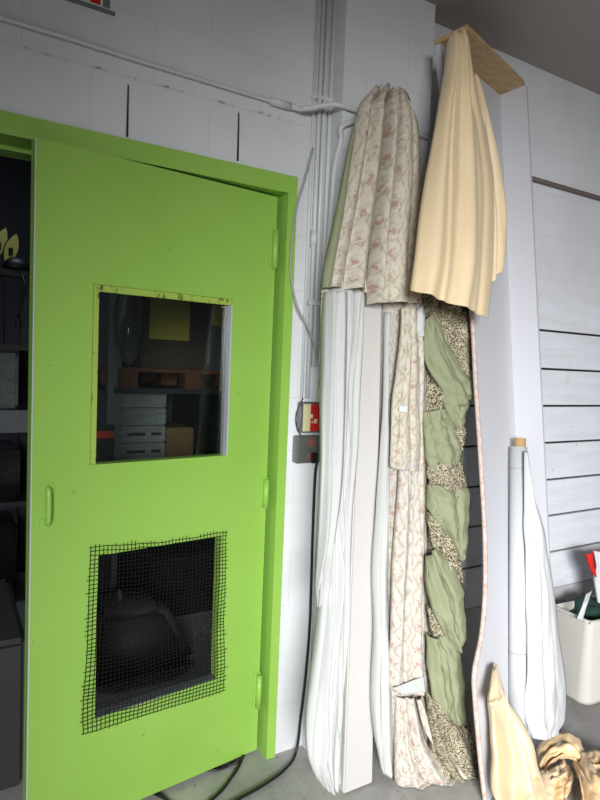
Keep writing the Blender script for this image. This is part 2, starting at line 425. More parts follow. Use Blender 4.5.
# wire mesh, its ends ragged
TLs, TLz = onD(90, 547); TRs, TRz = onD(225, 532); BLs, BLz = onD(82.5, 733); BRs, BRz = onD(222, 690)
bm = bmesh.new(); NVW, NHW = 38, 46
def mp(a, b):
    t = V((TLs+(TRs-TLs)*a, TLz+(TRz-TLz)*a)); u = V((BLs+(BRs-BLs)*a, BLz+(BRz-BLz)*a)); q = t.lerp(u, b)
    wob = .009*noise.noise(V((a*3, b*3, 1))); sag = .009*noise.noise(V((a*5, b*9, 5)))
    nn = .003 + (.004+.003*noise.noise(V((a*4, b*4, 9)))) 
    return dp(q.x+wob, q.y+sag+.007*math.sin(PI*a)*(1-b)*(-1), nn)
wr_ = .0011
for i in range(NVW):
    a = i/(NVW-1); e0, e1 = -random.uniform(0, .02), 1+random.uniform(0, .012)
    tube(bm, [mp(a, e0+(e1-e0)*k/12) for k in range(13)], wr_, 4, 13)
for j in range(NHW):
    b = j/(NHW-1); e0, e1 = -random.uniform(0, .022), 1+random.uniform(0, .022)
    tube(bm, [mp(e0+(e1-e0)*k/12, b)+DN*.001 for k in range(13)], wr_, 4, 13)
link('wire_mesh', bm, M['wire'], door)
# hinges
for (py0, py1) in ((231, 269), (479, 507), (673, 705)):
    px = {231: 273.5, 479: 264.3, 673: 260}[py0]
    za, zb = onD(px, py1)[1], onD(px, py0)[1]
    sC = onD(px, (py0+py1)/2)[0]
    sC = max(sC, .012)
    bm = bmesh.new(); tube(bm, [dp(sC, za, .011), dp(sC, zb, .011)], .0115, 12)
    for k in (1, 2, 3, 4):
        z = za+(zb-za)*k/5; tube(bm, [dp(sC, z-.001, .011), dp(sC, z+.001, .011)], .0119, 12)
    h = link('hinge', bm, M['green'], door, True)
    for p_ in h.data.polygons: p_.use_smooth = len(p_.vertices) == 4
    bm = bmesh.new(); hexa(bm, [dp(a, b, c) for (a, b, c) in ((sC-.012, za-.004, .0003), (sC+.022, za-.004, .0003), (sC+.022, za-.004, .0035), (sC-.012, za-.004, .0035), (sC-.012, zb+.004, .0003), (sC+.022, zb+.004, .0003), (sC+.022, zb+.004, .0035), (sC-.012, zb+.004, .0035))])
    link('hinge_leaf', bm, M['green'], h)
# pull handle
s_, z0_ = onD(46.5, 523); _, z1_ = onD(46.5, 488)
bm = bmesh.new(); tube(bm, [dp(s_, z0_, .0), dp(s_, z0_+.006, .018), dp(s_, (z0_+z1_)/2, .022), dp(s_, z1_-.006, .018), dp(s_, z1_, .0)], .0085, 10, 25)
hd = link('pull_handle', bm, M['green'], door, True)
for zz in (z0_, z1_):
    bm = bmesh.new(); hexa(bm, [dp(s_+a, zz+b, c) for (a, b, c) in ((-.02, -.012, .0003), (.02, -.012, .0003), (.02, -.012, .004), (-.02, -.012, .004), (-.02, .012, .0003), (.02, .012, .0003), (.02, .012, .004), (-.02, .012, .004))])
    link('handle_plate', bm, M['green'], hd)

# ------------------------------------------------------------------ pipes, boxes and cables on the wall
labels = ['white conduit, outermost of the upright row, beside the door frame', 'white upright conduit, second from the door frame, with a coupling',
          'white upright conduit, third from the door frame, running down the wall', 'white upright conduit closest to the pillar side']
tops = [321, 326.5, 331.5, 337.5]
zend = onY(310, 398).z
for i, px in enumerate(tops):
    x = onY(px, 0, -.03).x
    ze = zend if i < 2 else zend+.12
    xe = x if i < 2 else x
    rr = .0085 if i else .006
    t = thing('conduit', labels[i], 'pipe', 'upright conduits beside the pillar')
    link_ = tubeobj('pipe', [(x, -.001-rr*1.15, ze), (xe, -.001-rr*1.15, CZ-.002)], rr, M['cond'], t, 12)
    for z in ((2.5, 1.75) if i else (2.5,)):
        bm = bmesh.new(); bx(bm, x-rr*1.6, x+rr*1.6, -.004-rr*2.2, -.0008, z-.009, z+.009)
        bmesh.ops.bevel(bm, geom=bm.edges[:], offset=.002, segments=1, affect='EDGES'); link('clip', bm, M['cond'], t)
    if i == 1:
        z = onY(318, 240).z; tubeobj('coupling', [(x, -.001-rr*1.15, z-.03), (x, -.001-rr*1.15, z+.03)], rr*1.6, M['cond'], t, 12)
    settle(t)
# horizontal conduit from the door side, over the uprights, round the pillar
zc = onY(142, 61).z
P = [onY(-60, -2, -.012), onY(0, 17.5, -.012), onY(142, 61.5, -.012), onY(283, 104.5, -.014), onY(305, 109, -.04), onY(330, 110, -.05)]
t = thing('horizontal_conduit', 'long white conduit running level above the door towards the pillar', 'pipe')
q = P[-1]
tubeobj('pipe', [V((-1.2, -.012, P[1].z))]+P[1:4]+[V((P[4].x, -.045, P[4].z)), V((PX0-.06, -.075, q.z)), V((PX0+.02, PY-.016, q.z)), V((PX1+.01, PY-.016, q.z-.02))], lambda f: .0068 if f < .42 else .0095, M['cond'], t, 12)
a = onY(283, 104.5, -.014); tubeobj('coupling', [V((a.x-.05, -.0145, a.z)), V((a.x+.03, -.016, a.z))], .0135, M['cond'], t, 12)
settle(t)
# bent conduit by the pillar
x0 = onY(332, 200, -.06).x
t = thing('bent_conduit', 'white conduit bending from the pillar down the wall beside the upright row', 'pipe')
tubeobj('pipe', [(PX0+.16, PY-.014, onY(362, 118, PY).z), (PX0+.08, PY-.014, onY(357, 120, PY).z), (PX0-.005, PY-.012, onY(345, 126, PY).z-.01), (x0+.012, -.085, onY(337, 140, -.08).z), (x0, -.07, onY(333, 165, -.07).z), (x0, -.06, onY(333, 200, -.06).z), (x0, -.05, 1.9), (x0, -.045, 1.45)], .0105, M['cond'], t, 12)
settle(t)
# brown surface conduit high on the right part of the wall
a = onY(530, 178, -.012)
tag(tubeobj('wall_pipe', [(2.0, -.013, a.z), (5.0, -.013, a.z)], .011, M['brown'], None, 10), 'brown pipe running level across the block wall above the planks', 'pipe')

# sign, cut by the top of the frame
sl, sr = onY(66, 0, -.004), onY(114, 12.5, -.004)
t = thing('wall_sign', 'white sign with a red block high on the wall above the door', 'sign')
link_ = box('panel', M['signw'], sl.x-.01, sr.x, -.008, -.0006, sr.z, sr.z+.30, t)
box('rim', M['signg'], sl.x-.012, sr.x+.002, -.0105, -.0006, sr.z-.009, sr.z-.0003, t)
a = onY(90, 0, -.009); b = onY(100.5, 5, -.009)
box('red_block', M['paint_red'], a.x, b.x, -.0095, -.0081, b.z, b.z+.09, t)
a = onY(103, 0, -.009); b = onY(110, 9, -.009)
box('grey_block', M['signg'], a.x, b.x, -.0095, -.0081, b.z, b.z+.04, t)
settle(t)

# electrical boxes
a, b = onY(302, 402, -.03), onY(320, 432, -.03)
t = thing('switch_box', 'electrical box plastered with a red and cream sticker under the conduits', 'electrical box')
box('body', M['gal'], a.x-.004, b.x, -.045, -.0006, b.z, a.z, t, .004)
box('cream_sticker', M['pale'], a.x-.002, a.x+.03, -.0462, -.0452, b.z+.006, a.z-.006, t)
box('red_sticker', M['paint_red'], a.x+.0305, b.x-.004, -.0462, -.0452, b.z+.006, a.z-.006, t)
for (fx, fz, w) in ((.40, .55, .012), (.62, .38, .014), (.86, .5, .007), (.85, .22, .006), (.45, .35, .006)):
    xx = a.x+(b.x-a.x)*fx; zz = b.z+(a.z-b.z)*fz
    box('pale_mark', M['pale'], xx-w/2, xx+w/2, -.047, -.0463, zz-w*.6, zz+w*.6, t)
settle(t)
a, b = onY(296.5, 436, -.03), onY(319, 462, -.03)
t = thing('outlet_box', 'grey metal outlet box holding a plug, below the red stickered box', 'electrical box')
box('body', M['gal'], a.x, b.x, -.04, -.0006, b.z, a.z, t, .004)
xc, zc2 = (a.x+b.x)/2+.008, (a.z+b.z)/2
bm = bmesh.new()
for dz in (-.027, .027):
    tube(bm, [V((xc, -.0402, zc2+dz)), V((xc, -.0445, zc2+dz))], .017, 16)
link('socket', bm, plain('brown_socket', (150, 92, 80), .5), t)
box('plug', M['black'], xc-.006, xc+.02, -.062, -.0446, zc2-.05, zc2-.01, t, .004)
settle(t)
tag(tubeobj('loop_wire', [onY(303, 398, -.03), onY(297, 412, -.025), onY(296, 422, -.02), onY(298, 430, -.02), onY(301, 435, -.03)], .0022, M['black'], None, 6), 'thin dark wire looping beside the red stickered box', 'wire')
tag(tubeobj('thin_cable', [onY(313, 148, -.040), onY(305, 178, -.034), onY(297, 205, -.026), onY(292, 240, -.024), onY(291, 275, -.024), onY(297, 306, -.034), onY(309, 330, -.045), onY(322, 366, -.1)], .0042, M['grey'], None, 8),
    'thin grey cable hanging in a curve from the upright conduits beside the door frame', 'cable')
fl = lambda px, py, z=.008: onZ(px, py, z)
tag(tubeobj('black_cable', [V((xc+.01, -.07, zc2-.04)), onY(315, 478, -.045), onY(312.5, 540, -.035), onY(310, 620, -.035), onY(306, 672, -.035), onY(301, 715, -.04)+V((0, 0, .0)), fl(296, 752, .02), fl(284, 770), fl(262, 786), fl(235, 801), fl(200, 822)], .0055, M['black'], None, 8, 90),
    'black power cable dropping from the outlet box and curling onto the floor', 'cable')
tag(tubeobj('floor_cable', [fl(250, 742), fl(243, 757), fl(238, 768), fl(231, 778), fl(222, 790), fl(205, 806)], .0055, M['black'], None, 8), 'black cable coming out under the door hinge side', 'cable')
tag(tubeobj('floor_cable', [fl(246, 748, .007), fl(240, 760, .02), fl(228, 766, .007), fl(214, 770, .007), fl(195, 768, .007), fl(170, 762, .007)], .0048, M['black'], None, 8), 'black cable lying along under the door bottom edge', 'cable')
tag(tubeobj('floor_cable', [fl(140, 780, .007), fl(152, 792, .007), fl(164, 798, .007), fl(180, 812, .007)], .0052, M['black'], None, 8), 'short stretch of black cable poking from under the middle of the door', 'cable')

# ------------------------------------------------------------------ the leaning boards and cloth
# cream board
def leaning_box(name, mat, bl, br, tl, tr, depth, label, cat):
    """front face corners on the lean plane, depth towards the wall"""
    bm = bmesh.new(); uvl = bm.loops.layers.uv.new('UVMap'); n = LN*depth
    hexa(bm, [bl, br, br+n, bl+n, tl, tr, tr+n, tl+n])
    bmesh.ops.bevel(bm, geom=bm.edges[:], offset=.005, segments=2, affect='EDGES')
    for f in bm.faces:
        for l in f.loops: l[uvl].uv = (l.vert.co.x+l.vert.co.y, l.vert.co.z)
    zmin = min(v.co.z for v in bm.verts)
    for v in bm.verts: v.co.z += .0015-zmin
    return link(name, bm, mat)
def ext(a, b, z): return a+(b-a)*((z-a.z)/(b.z-a.z))
o = .0; BTZ = onL(375, 118).z
bl, br = onL(344, 790, o), onL(373, 777, o)
tl, tr = ext(bl, onL(361, 300, o), BTZ), ext(br, onL(382, 310, o), BTZ)
bl.z = br.z = 0
tag(leaning_box('upright_board', M['cream'], bl, br, tl, tr, .085, '', ''), 'tall cream covered board leaning upright between the two white cloths', 'board')
bl, br = onL(393, 806, .01), onL(430, 780, .01)
tl, tr = ext(bl, onL(385, 320, .01), BTZ-.02), ext(br, onL(421, 320, .01), BTZ-.02)
bl.z = br.z = 0
fb = leaning_box('upholstered_board', M['floral2'], bl, br, tl, tr, .085, '', '')
tag(fb, 'tall floral covered board leaning upright right of the cream board', 'board')

# floral drape over both boards
rows = [(358, 108, .03, 420, 112, .03), (362, 97, .05, 416, 103, .05), (356, 122, .06, 420, 125, .06), (346, 165, .065, 422, 165, .065), (334, 220, .075, 421, 220, .07), (325, 260, .08, 420, 265, .08), (321, 289, .085, 419, 305, .085)]
rows = [(366, 97, -.03, 411, 98, -.03), (371, 90, .02, 407, 94, .02), (361, 100, .045, 412, 106, .045), (356, 118, .05, 418, 120, .05), (346, 165, .058, 421, 165, .058), (334, 220, .065, 420, 220, .062), (325, 260, .07, 419, 265, .07), (321.5, 289, .07, 419, 303, .07)]
t = thing('floral_drape', 'floral curtain gathered over the tops of the two upright boards', 'curtain')
R_ = tri(rows)
mid = [a.lerp(b, .50) for a, b in R_]
mid2 = [a.lerp(b, .47) for a, b in R_]
left = [(a, c) for (a, b), c in zip(R_, mid)]
left[-1] = (onL(321.5, 287, .072), onL(372, 290, .08))
right = [(c, b) for (a, b), c in zip(R_, mid2)]
right[-1] = (onL(371, 303, .085), onL(421, 303, .08))
right[-2] = (onL(373, 262, .085), right[-2][1])
cloth('left_panel', left, M['floral'], t, 52, 90, [(.30, .22, .12, .016), (.55, .5, .08, -.022), (.74, .72, .10, .016), (.93, .93, .05, -.04), (.05, .04, .07, -.01)], (.008, 4, 2), .012, .03, seed=1)
cloth('green_border', tri([(352, 130, .062, 355, 130, .07), (344, 170, .066, 349, 170, .08), (334, 220, .072, 342, 220, .086), (325, 262, .076, 335, 262, .09), (321.5, 288, .078, 331, 288, .092)]), M['olive'], t, 12, 60, [(.5, .5, .2, .006)], (.004, 3, 3), .004, .01, seed=44)
cloth('right_panel', right, M['floral'], t, 52, 90, [(.04, .03, .06, -.03), (.22, .18, .10, .018), (.62, .22, .035, -.034), (.6, .6, .14, .016), (.85, .8, .05, -.016)], (.008, 4, 2), .018, .03, seed=2)
settle(t)

# white lined curtain, left
t = thing('lined_curtain', 'white curtain lining hanging left of the cream board, bundled down to the floor', 'curtain')
rows = tri([(329, 283, .04, 363, 283, .025), (331, 330, .045, 362, 330, .025), (321, 390, .05, 359, 390, .025), (319, 440, .05, 358, 450, .025), (319, 500, .05, 353, 510, .025), (319, 560, .06, 351, 570, .03), (317, 620, .06, 350, 620, .03), (311, 680, .06, 346, 680, .03), (306, 725, .07, 345, 730, .03), (308, 760, .08, 343, 765, .04), (322, 784, .06, 342, 789, .05)])
cloth('white_lining', rows, M['white'], t, 80, 120, [(.25, .45, .07, .02), (.45, .18, .022, -.024), (.62, .55, .05, .016), (.82, .60, .02, -.022), (.95, .8, .04, .014), (.1, .55, .025, -.016), (.3, .95, .02, -.014), (.9, .3, .03, .012), (.7, .9, .018, -.014)], (.016, 3, 2.6), .03, .03, seed=3)
rows = tri([(324, 292, .075, 347, 292, .07), (321, 350, .085, 347, 350, .08), (319, 420, .09, 345, 420, .085), (318, 490, .095, 342, 480, .09), (317, 545, .10, 335, 535, .095), (315, 585, .10, 327, 572, .10), (317, 607, .10, 321, 603, .10)])
cloth('overlapping_fold', rows, M['white'], t, 50, 90, [(.3, .4, .08, .018), (.55, .35, .04, -.016), (.75, .8, .07, .014), (.45, .7, .03, -.012)], (.012, 3, 2.6), .03, .03, seed=43)
rows = tri([(321, 286, .05, 333, 286, .052), (320, 330, .045, 330, 330, .06), (319, 370, .04, 325, 372, .058), (318, 402, .04, 322, 402, .055)])
cloth('floral_edge', rows, M['floral'], t, 14, 36, [(.5, .5, .2, .008)], (.004, 4, 3), 0, .02, seed=4)
rows = tri([(320, 372, .065, 333, 364, .075), (323, 395, .075, 336, 388, .08), (330, 408, .07, 337, 398, .075)])
cloth('sage_tie', rows, cloth_mat('pale_sage_cloth', (196, 202, 184)), t, 12, 24, [(.5, .5, .25, .006)], (.004, 4, 3), 0, .01, seed=5)
settle(t)

# white cloth between cream board and floral board
rows = tri([(385, 312, .015, 391, 312, -.0), (383, 400, .018, 388, 400, -.0), (378, 480, .03, 389, 470, .014), (372, 560, .03, 388, 560, .014), (373, 620, .035, 388, 620, .018), (371, 680, .035, 391, 690, .022), (372, 730, .035, 392, 730, .03), (379, 768, .035, 392, 776, .03)])
tag(cloth('white_cloth', rows, M['white'], None, 36, 90, [(.3, .2, .12, .016), (.55, .6, .07, -.014), (.8, .8, .1, .008)], (.008, 6, 5), .016, .03, seed=6), 'narrow white cloth hanging between the cream board and the floral board', 'curtain')

# floral curtain folded in front of the floral board
t = thing('folded_curtain', 'long floral curtain folded in flaps over the front of the floral board', 'curtain')
rows = tri([(404, 300, .035, 421, 300, .03), (403, 340, .04, 424, 340, .03), (400, 400, .045, 426, 400, .03), (397, 480, .045, 427, 480, .03), (392, 560, .045, 428, 560, .03), (389, 640, .05, 428, 640, .035), (388, 690, .055, 429, 694, .05)])
cloth('long_panel', rows, M['floral2'], t, 44, 110, [(.35, .2, .06, .014), (.65, .35, .022, -.034), (.75, .75, .1, .014), (.5, .9, .02, -.026)], (.008, 5, 5), .012, .03, seed=7)
rows = tri([(401, 308, .06, 417, 306, .055), (399, 350, .066, 420, 350, .06), (392, 400, .07, 421, 400, .06), (390, 440, .07, 421, 440, .06), (389, 467, .07, 418, 472, .065)])
cloth('upper_flap', rows, M['floral'], t, 36, 60, [(.3, .12, .05, .01), (.6, .75, .05, -.01), (.45, .5, .1, .006)], (.006, 5, 4), .01, .02, seed=8)
rows = tri([(392, 468, .066, 416, 458, .068), (403, 471, .066, 416, 471, .066)])
cloth('turned_hem', rows, M['white'], t, 16, 8, [], (.002, 4, 3), 0, .0, seed=9)
rows = tri([(393, 688, .078, 424, 676, .07), (402, 694, .08, 426, 692, .075)])
cloth('turned_hem', rows, M['white'], t, 16, 8, [], (.002, 4, 3), 0, .0, seed=10)
rows = tri([(417, 310, .055, 423, 303, .05), (416, 330, .06, 425, 318, .055), (418, 338, .05, 424, 334, .05)])
cloth('grey_loop', rows, M['canvas'], t, 12, 16, [(.5, .5, .3, .01)], (.002, 4, 3), 0, .01, seed=12)
bm = bmesh.new(); a = onL(403, 409, .093)
bx(bm, a.x-.018, a.x+.018, a.y-.002, a.y, a.z-.01, a.z+.01); link('care_tag', bm, M['signw'], t)
rows = tri([(394, 696, .02, 414, 696, .03), (394, 740, .03, 424, 740, .06), (394, 775, .04, 440, 765, .10), (395, 805, .05, 458, 790, .13)])
cloth('lower_panel', rows, M['floral2'], t, 44, 50, [(.4, .4, .06, .014), (.62, .6, .04, -.016), (.8, .85, .08, .02)], (.008, 6, 4), .012, .02, seed=13)
rows = tri([(416, 700, .05, 422, 696, .05), (424, 730, .08, 432, 722, .07), (442, 760, .11, 450, 752, .1), (462, 784, .14, 474, 778, .13)])
cloth('twisted_edge', rows, M['floral2'], t, 16, 40, [(.5, .5, .2, .012)], (.004, 4, 4), .006, .02, seed=14)
settle(t)

# olive and speckled curtain, twisted
GT = thing('twisted_curtain', 'twisted curtain of olive green cloth and brown speckled print beside the floral board', 'curtain')
def onG(px, py, off=0): return onP(px, py, V((0, -.37, 0))-V((0, 1, -.075)).normalized()*off, V((0, 1, -.085)))
def tg(r): return [(onG(a, b, o1), onG(c, d, o2)) for (a, b, o1, c, d, o2) in r]
body = tg([(414, 262, .0, 470, 262, .0), (418, 305, .0, 474, 320, .0), (423, 340, 0, 472, 350, 0), (424, 400, 0, 464, 400, 0), (425, 440, 0, 460, 440, 0), (426, 500, 0, 466, 500, 0), (427, 560, 0, 460, 560, 0), (427, 620, 0, 462, 620, 0), (427, 680, 0, 459, 680, 0), (427, 730, .01, 470, 725, .01), (430, 770, .03, 476, 770, .03), (440, 788, .04, 474, 783, .04)])
cloth('print_cloth', body, M['prt'], GT, 56, 150, [(.2, .7, .06, .02), (.4, .9, .05, -.02), (.1, .5, .05, -.018), (.7, .3, .06, .014)], (.016, 5, 9), .03, .05, seed=15)
def swath(r, mat, seed, folds=(), bul=.03, nm='olive_fold', rot=0, bk=.02):
    cloth(nm, tg(r), mat, GT, 30, 44, folds, (.013, 6, 6), bul, bk, seed=seed, uvrot=rot)
O, Pm = M['olive'], M['prt']
swath([(440, 300, .02, 474, 316, .02), (436, 322, .03, 473, 340, .03), (446, 350, .03, 472, 362, .03), (458, 378, .028, 471, 384, .02)], Pm, 21, [(.3, .35, .05, .014), (.5, .52, .03, -.016), (.75, .75, .07, .012)], .02, 'print_fold', .6)
swath([(424, 322, .03, 433, 312, .035), (421, 346, .035, 445, 334, .05), (427, 368, .04, 455, 356, .055), (439, 388, .045, 467, 376, .055), (449, 402, .045, 474, 390, .045), (456, 409, .03, 473, 398, .035)], O, 20, [(.5, .45, .12, .012), (.78, .8, .05, -.01), (.15, .2, .06, -.008)], .03)
swath([(436, 380, .02, 452, 396, .03), (440, 400, .03, 470, 398, .04), (446, 414, .03, 466, 414, .04), (452, 428, .03, 462, 432, .03)], O, 22, [(.4, .5, .1, .012), (.7, .65, .05, -.01)], .03)
swath([(449, 424, .03, 463, 418, .03), (452, 436, .035, 466, 434, .035), (456, 448, .025, 462, 450, .02)], Pm, 31, [(.5, .5, .2, .01)], .02, 'print_fold', .2)
swath([(422, 412, .03, 447, 408, .04), (422, 430, .04, 453, 424, .055), (424, 448, .045, 460, 444, .055), (427, 470, .035, 462, 464, .04)], O, 23, [(.32, .4, .035, -.02), (.6, .6, .1, .014), (.8, .85, .04, -.008)], .035)
swath([(425, 468, .03, 459, 454, .035), (427, 478, .04, 464, 472, .045), (431, 488, .04, 468, 487, .045), (444, 494, .03, 472, 497, .03)], Pm, 24, [(.5, .5, .2, .01)], .03, 'print_fold', .3)
swath([(427, 484, .03, 446, 482, .045), (427, 503, .04, 468, 490, .055), (429, 514, .045, 470, 510, .055), (438, 524, .045, 469, 534, .05), (448, 538, .04, 467, 550, .04), (454, 554, .03, 464, 560, .025)], O, 25, [(.5, .4, .1, .014), (.75, .7, .04, -.012), (.25, .3, .05, -.01)], .04)
swath([(427, 512, .03, 438, 512, .035), (428, 534, .035, 455, 524, .035), (438, 562, .035, 461, 552, .035), (450, 590, .035, 463, 584, .025)], Pm, 26, [(.3, .3, .05, -.014), (.7, .7, .1, .012)], .025, 'print_fold', .7)
swath([(425, 556, .035, 436, 546, .04), (424, 580, .045, 449, 560, .055), (428, 600, .05, 461, 584, .06), (433, 616, .05, 465, 604, .06), (442, 632, .045, 466, 626, .05), (452, 648, .035, 465, 644, .035)], O, 27, [(.45, .5, .08, .016), (.7, .75, .035, -.014), (.2, .3, .05, -.012)], .045)
swath([(427, 606, .03, 436, 606, .035), (430, 630, .035, 450, 626, .04), (440, 650, .035, 462, 646, .035)], Pm, 32, [(.4, .4, .06, -.014)], .025, 'print_fold', .7)
swath([(426, 634, .035, 446, 634, .045), (427, 664, .045, 458, 650, .055), (430, 694, .05, 464, 676, .055), (436, 714, .045, 465, 702, .05), (444, 726, .03, 466, 726, .035)], O, 28, [(.35, .3, .08, .014), (.7, .7, .04, -.012)], .035)
swath([(426, 690, .035, 438, 700, .045), (428, 720, .045, 452, 714, .055), (434, 748, .055, 470, 736, .06), (444, 768, .065, 476, 758, .065), (460, 785, .065, 478, 776, .065)], Pm, 29, [(.5, .5, .04, -.024), (.25, .25, .1, .014), (.75, .75, .1, .014)], .035, 'print_fold', .5)
settle(GT)

# ------------------------------------------------------------------ the cornice box standing on end
A0 = onZ(488, 803, 0.004)
D1 = onY(500, 95, -.035)
D0 = A0 + V((math.cos(math.radians(20)), math.sin(math.radians(20)), 0))*.43
CN = (A0-D0).cross(D1-D0).normalized()
if CN.dot(EYEP-D0) < 0: CN = -CN
def onC(px, py, off=0): return onP(px, py, D0+CN*off, CN)
A1 = onC(440, 43); UPc = (D1-D0).normalized()
cor = thing('cornice_box', 'tall upholstered cornice box standing on end, its white inside facing out', 'cornice')
epx = [(440, 43), (444, 88), (456, 170), (467, 250), (474, 310), (478.5, 390), (483, 460), (487, 530), (487.5, 590), (484, 635), (477, 672), (478, 705), (483, 760), (488, 803)]
E_ = [onC(*p) for p in epx]
NVC = 60
bm = bmesh.new(); front = []; backv = []
eg = [catmull(E_, i/NVC) for i in range(NVC+1)]
cr = [D1.lerp(D0, ((D1-e).dot(UPc))/(D1-D0).length) for e in eg]
cr[0] = D1; cr[-1] = D0
tb = CN*-.02
for e, c in zip(eg, cr): front.append((bm.verts.new(e), bm.verts.new(c))); backv.append((bm.verts.new(e+tb), bm.verts.new(c+tb)))
for i in range(NVC):
    bm.faces.new((front[i][0], front[i][1], front[i+1][1], front[i+1][0])); bm.faces.new((backv[i][0], backv[i][1], backv[i+1][1], backv[i+1][0]))
    bm.faces.new((front[i][0], front[i+1][0], backv[i+1][0], backv[i][0])); bm.faces.new((front[i][1], front[i+1][1], backv[i+1][1], backv[i][1]))
bm.faces.new((front[0][0], front[0][1], backv[0][1], backv[0][0])); bm.faces.new((front[-1][0], front[-1][1], backv[-1][1], backv[-1][0]))
link('face_board', bm, M['lining'], cor)
# the edge trim wrapped in pink fabric
bm = bmesh.new()
for r_, off in ((.009, 0), ):
    side = (D0-A0).normalized()
    tube(bm, [e+CN*-.008+side*-.004 for e in eg[5:]], r_, 8, 110)
o_ = link('edge_trim', bm, M['pink'], cor, True)
# return board
RD = .114
pc = [onP(px, py, D0+CN*0, CN) for px, py in ((525, 84), (552, 600))]
def hex2(nm, a, b, dirv, wid_, thv, th_, mat):
    bm = bmesh.new(); d = dirv.normalized()*wid_; n = thv.normalized()*th_
    hexa(bm, [b, b+d, b+d+n, b+n, a, a+d, a+d+n, a+n]); return link(nm, bm, mat, cor)
side = (D1-A1); side = (side-UPc*side.dot(UPc)).normalized()
hex2('return_board', D1+side*.001, D0+side*.001, CN, RD, side, .018, M['lining'])
# plywood end cap over the top
n = UPc
a, d = A1, D1
capw = RD-.006
bm = bmesh.new(); ccn = CN*capw; n1 = n*.002; n2 = n*.02
ex = (a-d).normalized()*.002; ee = (d-a).normalized()*.002
hexa(bm, [a+ex+n1+tb, d+ee+n1+tb, d+ee+ccn+n1, a+ex+ccn+n1, a+ex+n2+tb, d+ee+n2+tb, d+ee+ccn+n2, a+ex+ccn+n2])
link('end_cap', bm, M['ply'], cor)
settle(cor)

# cream satin curtain over the end of the cornice
def onS(px, py, off=0): return onP(px, py, V((0, -.33, 2.75))-V((0, 1, -.09)).normalized()*off, V((0, 1, -.085)))
t = thing('satin_curtain', 'long cream satin curtain hung over the top end of the cornice box', 'curtain')
def ts(r): return [(onS(a, b, o1), onS(c, d, o2)) for (a, b, o1, c, d, o2) in r]
rows = ts([(450, 39, -.04, 464, 34, .0), (447, 44, .0, 469, 37, .02), (443, 75, .01, 474, 70, .03), (436, 115, .015, 478, 100, .03), (427, 170, .02, 486, 130, .03), (419, 225, .03, 494, 180, .03), (413, 270, .035, 494, 250, .035), (410, 290, .035, 488, 318, .035)])
cloth('front_panel', rows, M['satin'], t, 80, 120, [(.35, .22, .10, .012), (.62, .5, .05, -.008), (.75, .66, .06, .018), (.9, .86, .04, -.012), (.12, .10, .06, -.006), (.4, .42, .03, .006)], (.016, 3.2, 2.2), .05, .02, seed=30)
rows = ts([(473, 75, -.01, 478, 78, -.015), (478, 120, -.01, 489, 118, -.015), (482, 170, -.005, 501, 175, -.015), (487, 215, -.0, 505, 210, -.015), (488, 250, .0, 505, 250, -.015), (487, 286, .0, 502, 270, -.015)])
cloth('side_fold', rows, M['satin'], t, 26, 70, [(.3, .3, .14, .014), (.6, .6, .08, -.016), (.85, .85, .1, .01)], (.008, 3, 2), .02, .02, seed=31)
settle(t)

# roll of white fabric with a cardboard core
rb = onC(520, 745, .045); rb.z = .003
rt = onC(518.5, 447, .045)
ax = (rt-rb).normalized()
t = thing('fabric_roll', 'roll of white fabric on a cardboard tube standing in the cornice box', 'fabric roll')
bm = bmesh.new(); tube(bm, [rb+ax*.03, rt], .034, 24, 2); r1 = link('rolled_fabric', bm, M['canvas'], t, True)
for p_ in r1.data.polygons: p_.use_smooth = len(p_.vertices) == 4
e1 = rt+ax*.035
bm = bmesh.new(); tube(bm, [rt-ax*.005+RT*.006, e1+RT*.006], .023, 20, 2); tube(bm, [e1+RT*.006+ax*.0005, e1+RT*.006+ax*.001], .016, 20, 2); r2 = link('cardboard_core', bm, M['card'], t)
for py in (468, 638):
    c = rb.lerp(rt, (745-py)/(745-447)); s1 = ax.orthogonal().normalized(); s2 = ax.cross(s1)
    bm = bmesh.new(); tube(bm, [c+(s1*math.cos(q)+s2*math.sin(q))*.0355 for q in [2*PI*k/24 for k in range(25)]], .0014, 5, 60); link('tie_string', bm, M['grey'], t)
sd = RT
def onR(px, py, off=0): return onP(px, py, rb - V((0, 1, 0))*off, V((0, 1, -.13)))
rows = [(onR(525, 452, .015), onR(527, 452, .015)), (onR(526, 500, .02), onR(534, 496, .01)), (onR(527, 550, .03), onR(545, 538, .01)), (onR(527, 590, .03), onR(552, 580, .01)), (onR(526, 640, .035), onR(559, 640, .02)), (onR(525, 690, .04), onR(567, 690, .03)), (onR(527, 720, .05), onR(566, 718, .03)), (onR(534, 738, .06), onR(556, 734, .05))]
cloth('loose_end', rows, M['canvas'], t, 54, 110, [(.35, .3, .07, .014), (.15, .12, .06, -.02), (.6, .6, .2, .02), (.85, .7, .1, -.012)], (.014, 3.5, 4.5), .02, .03, seed=33)
settle(t)

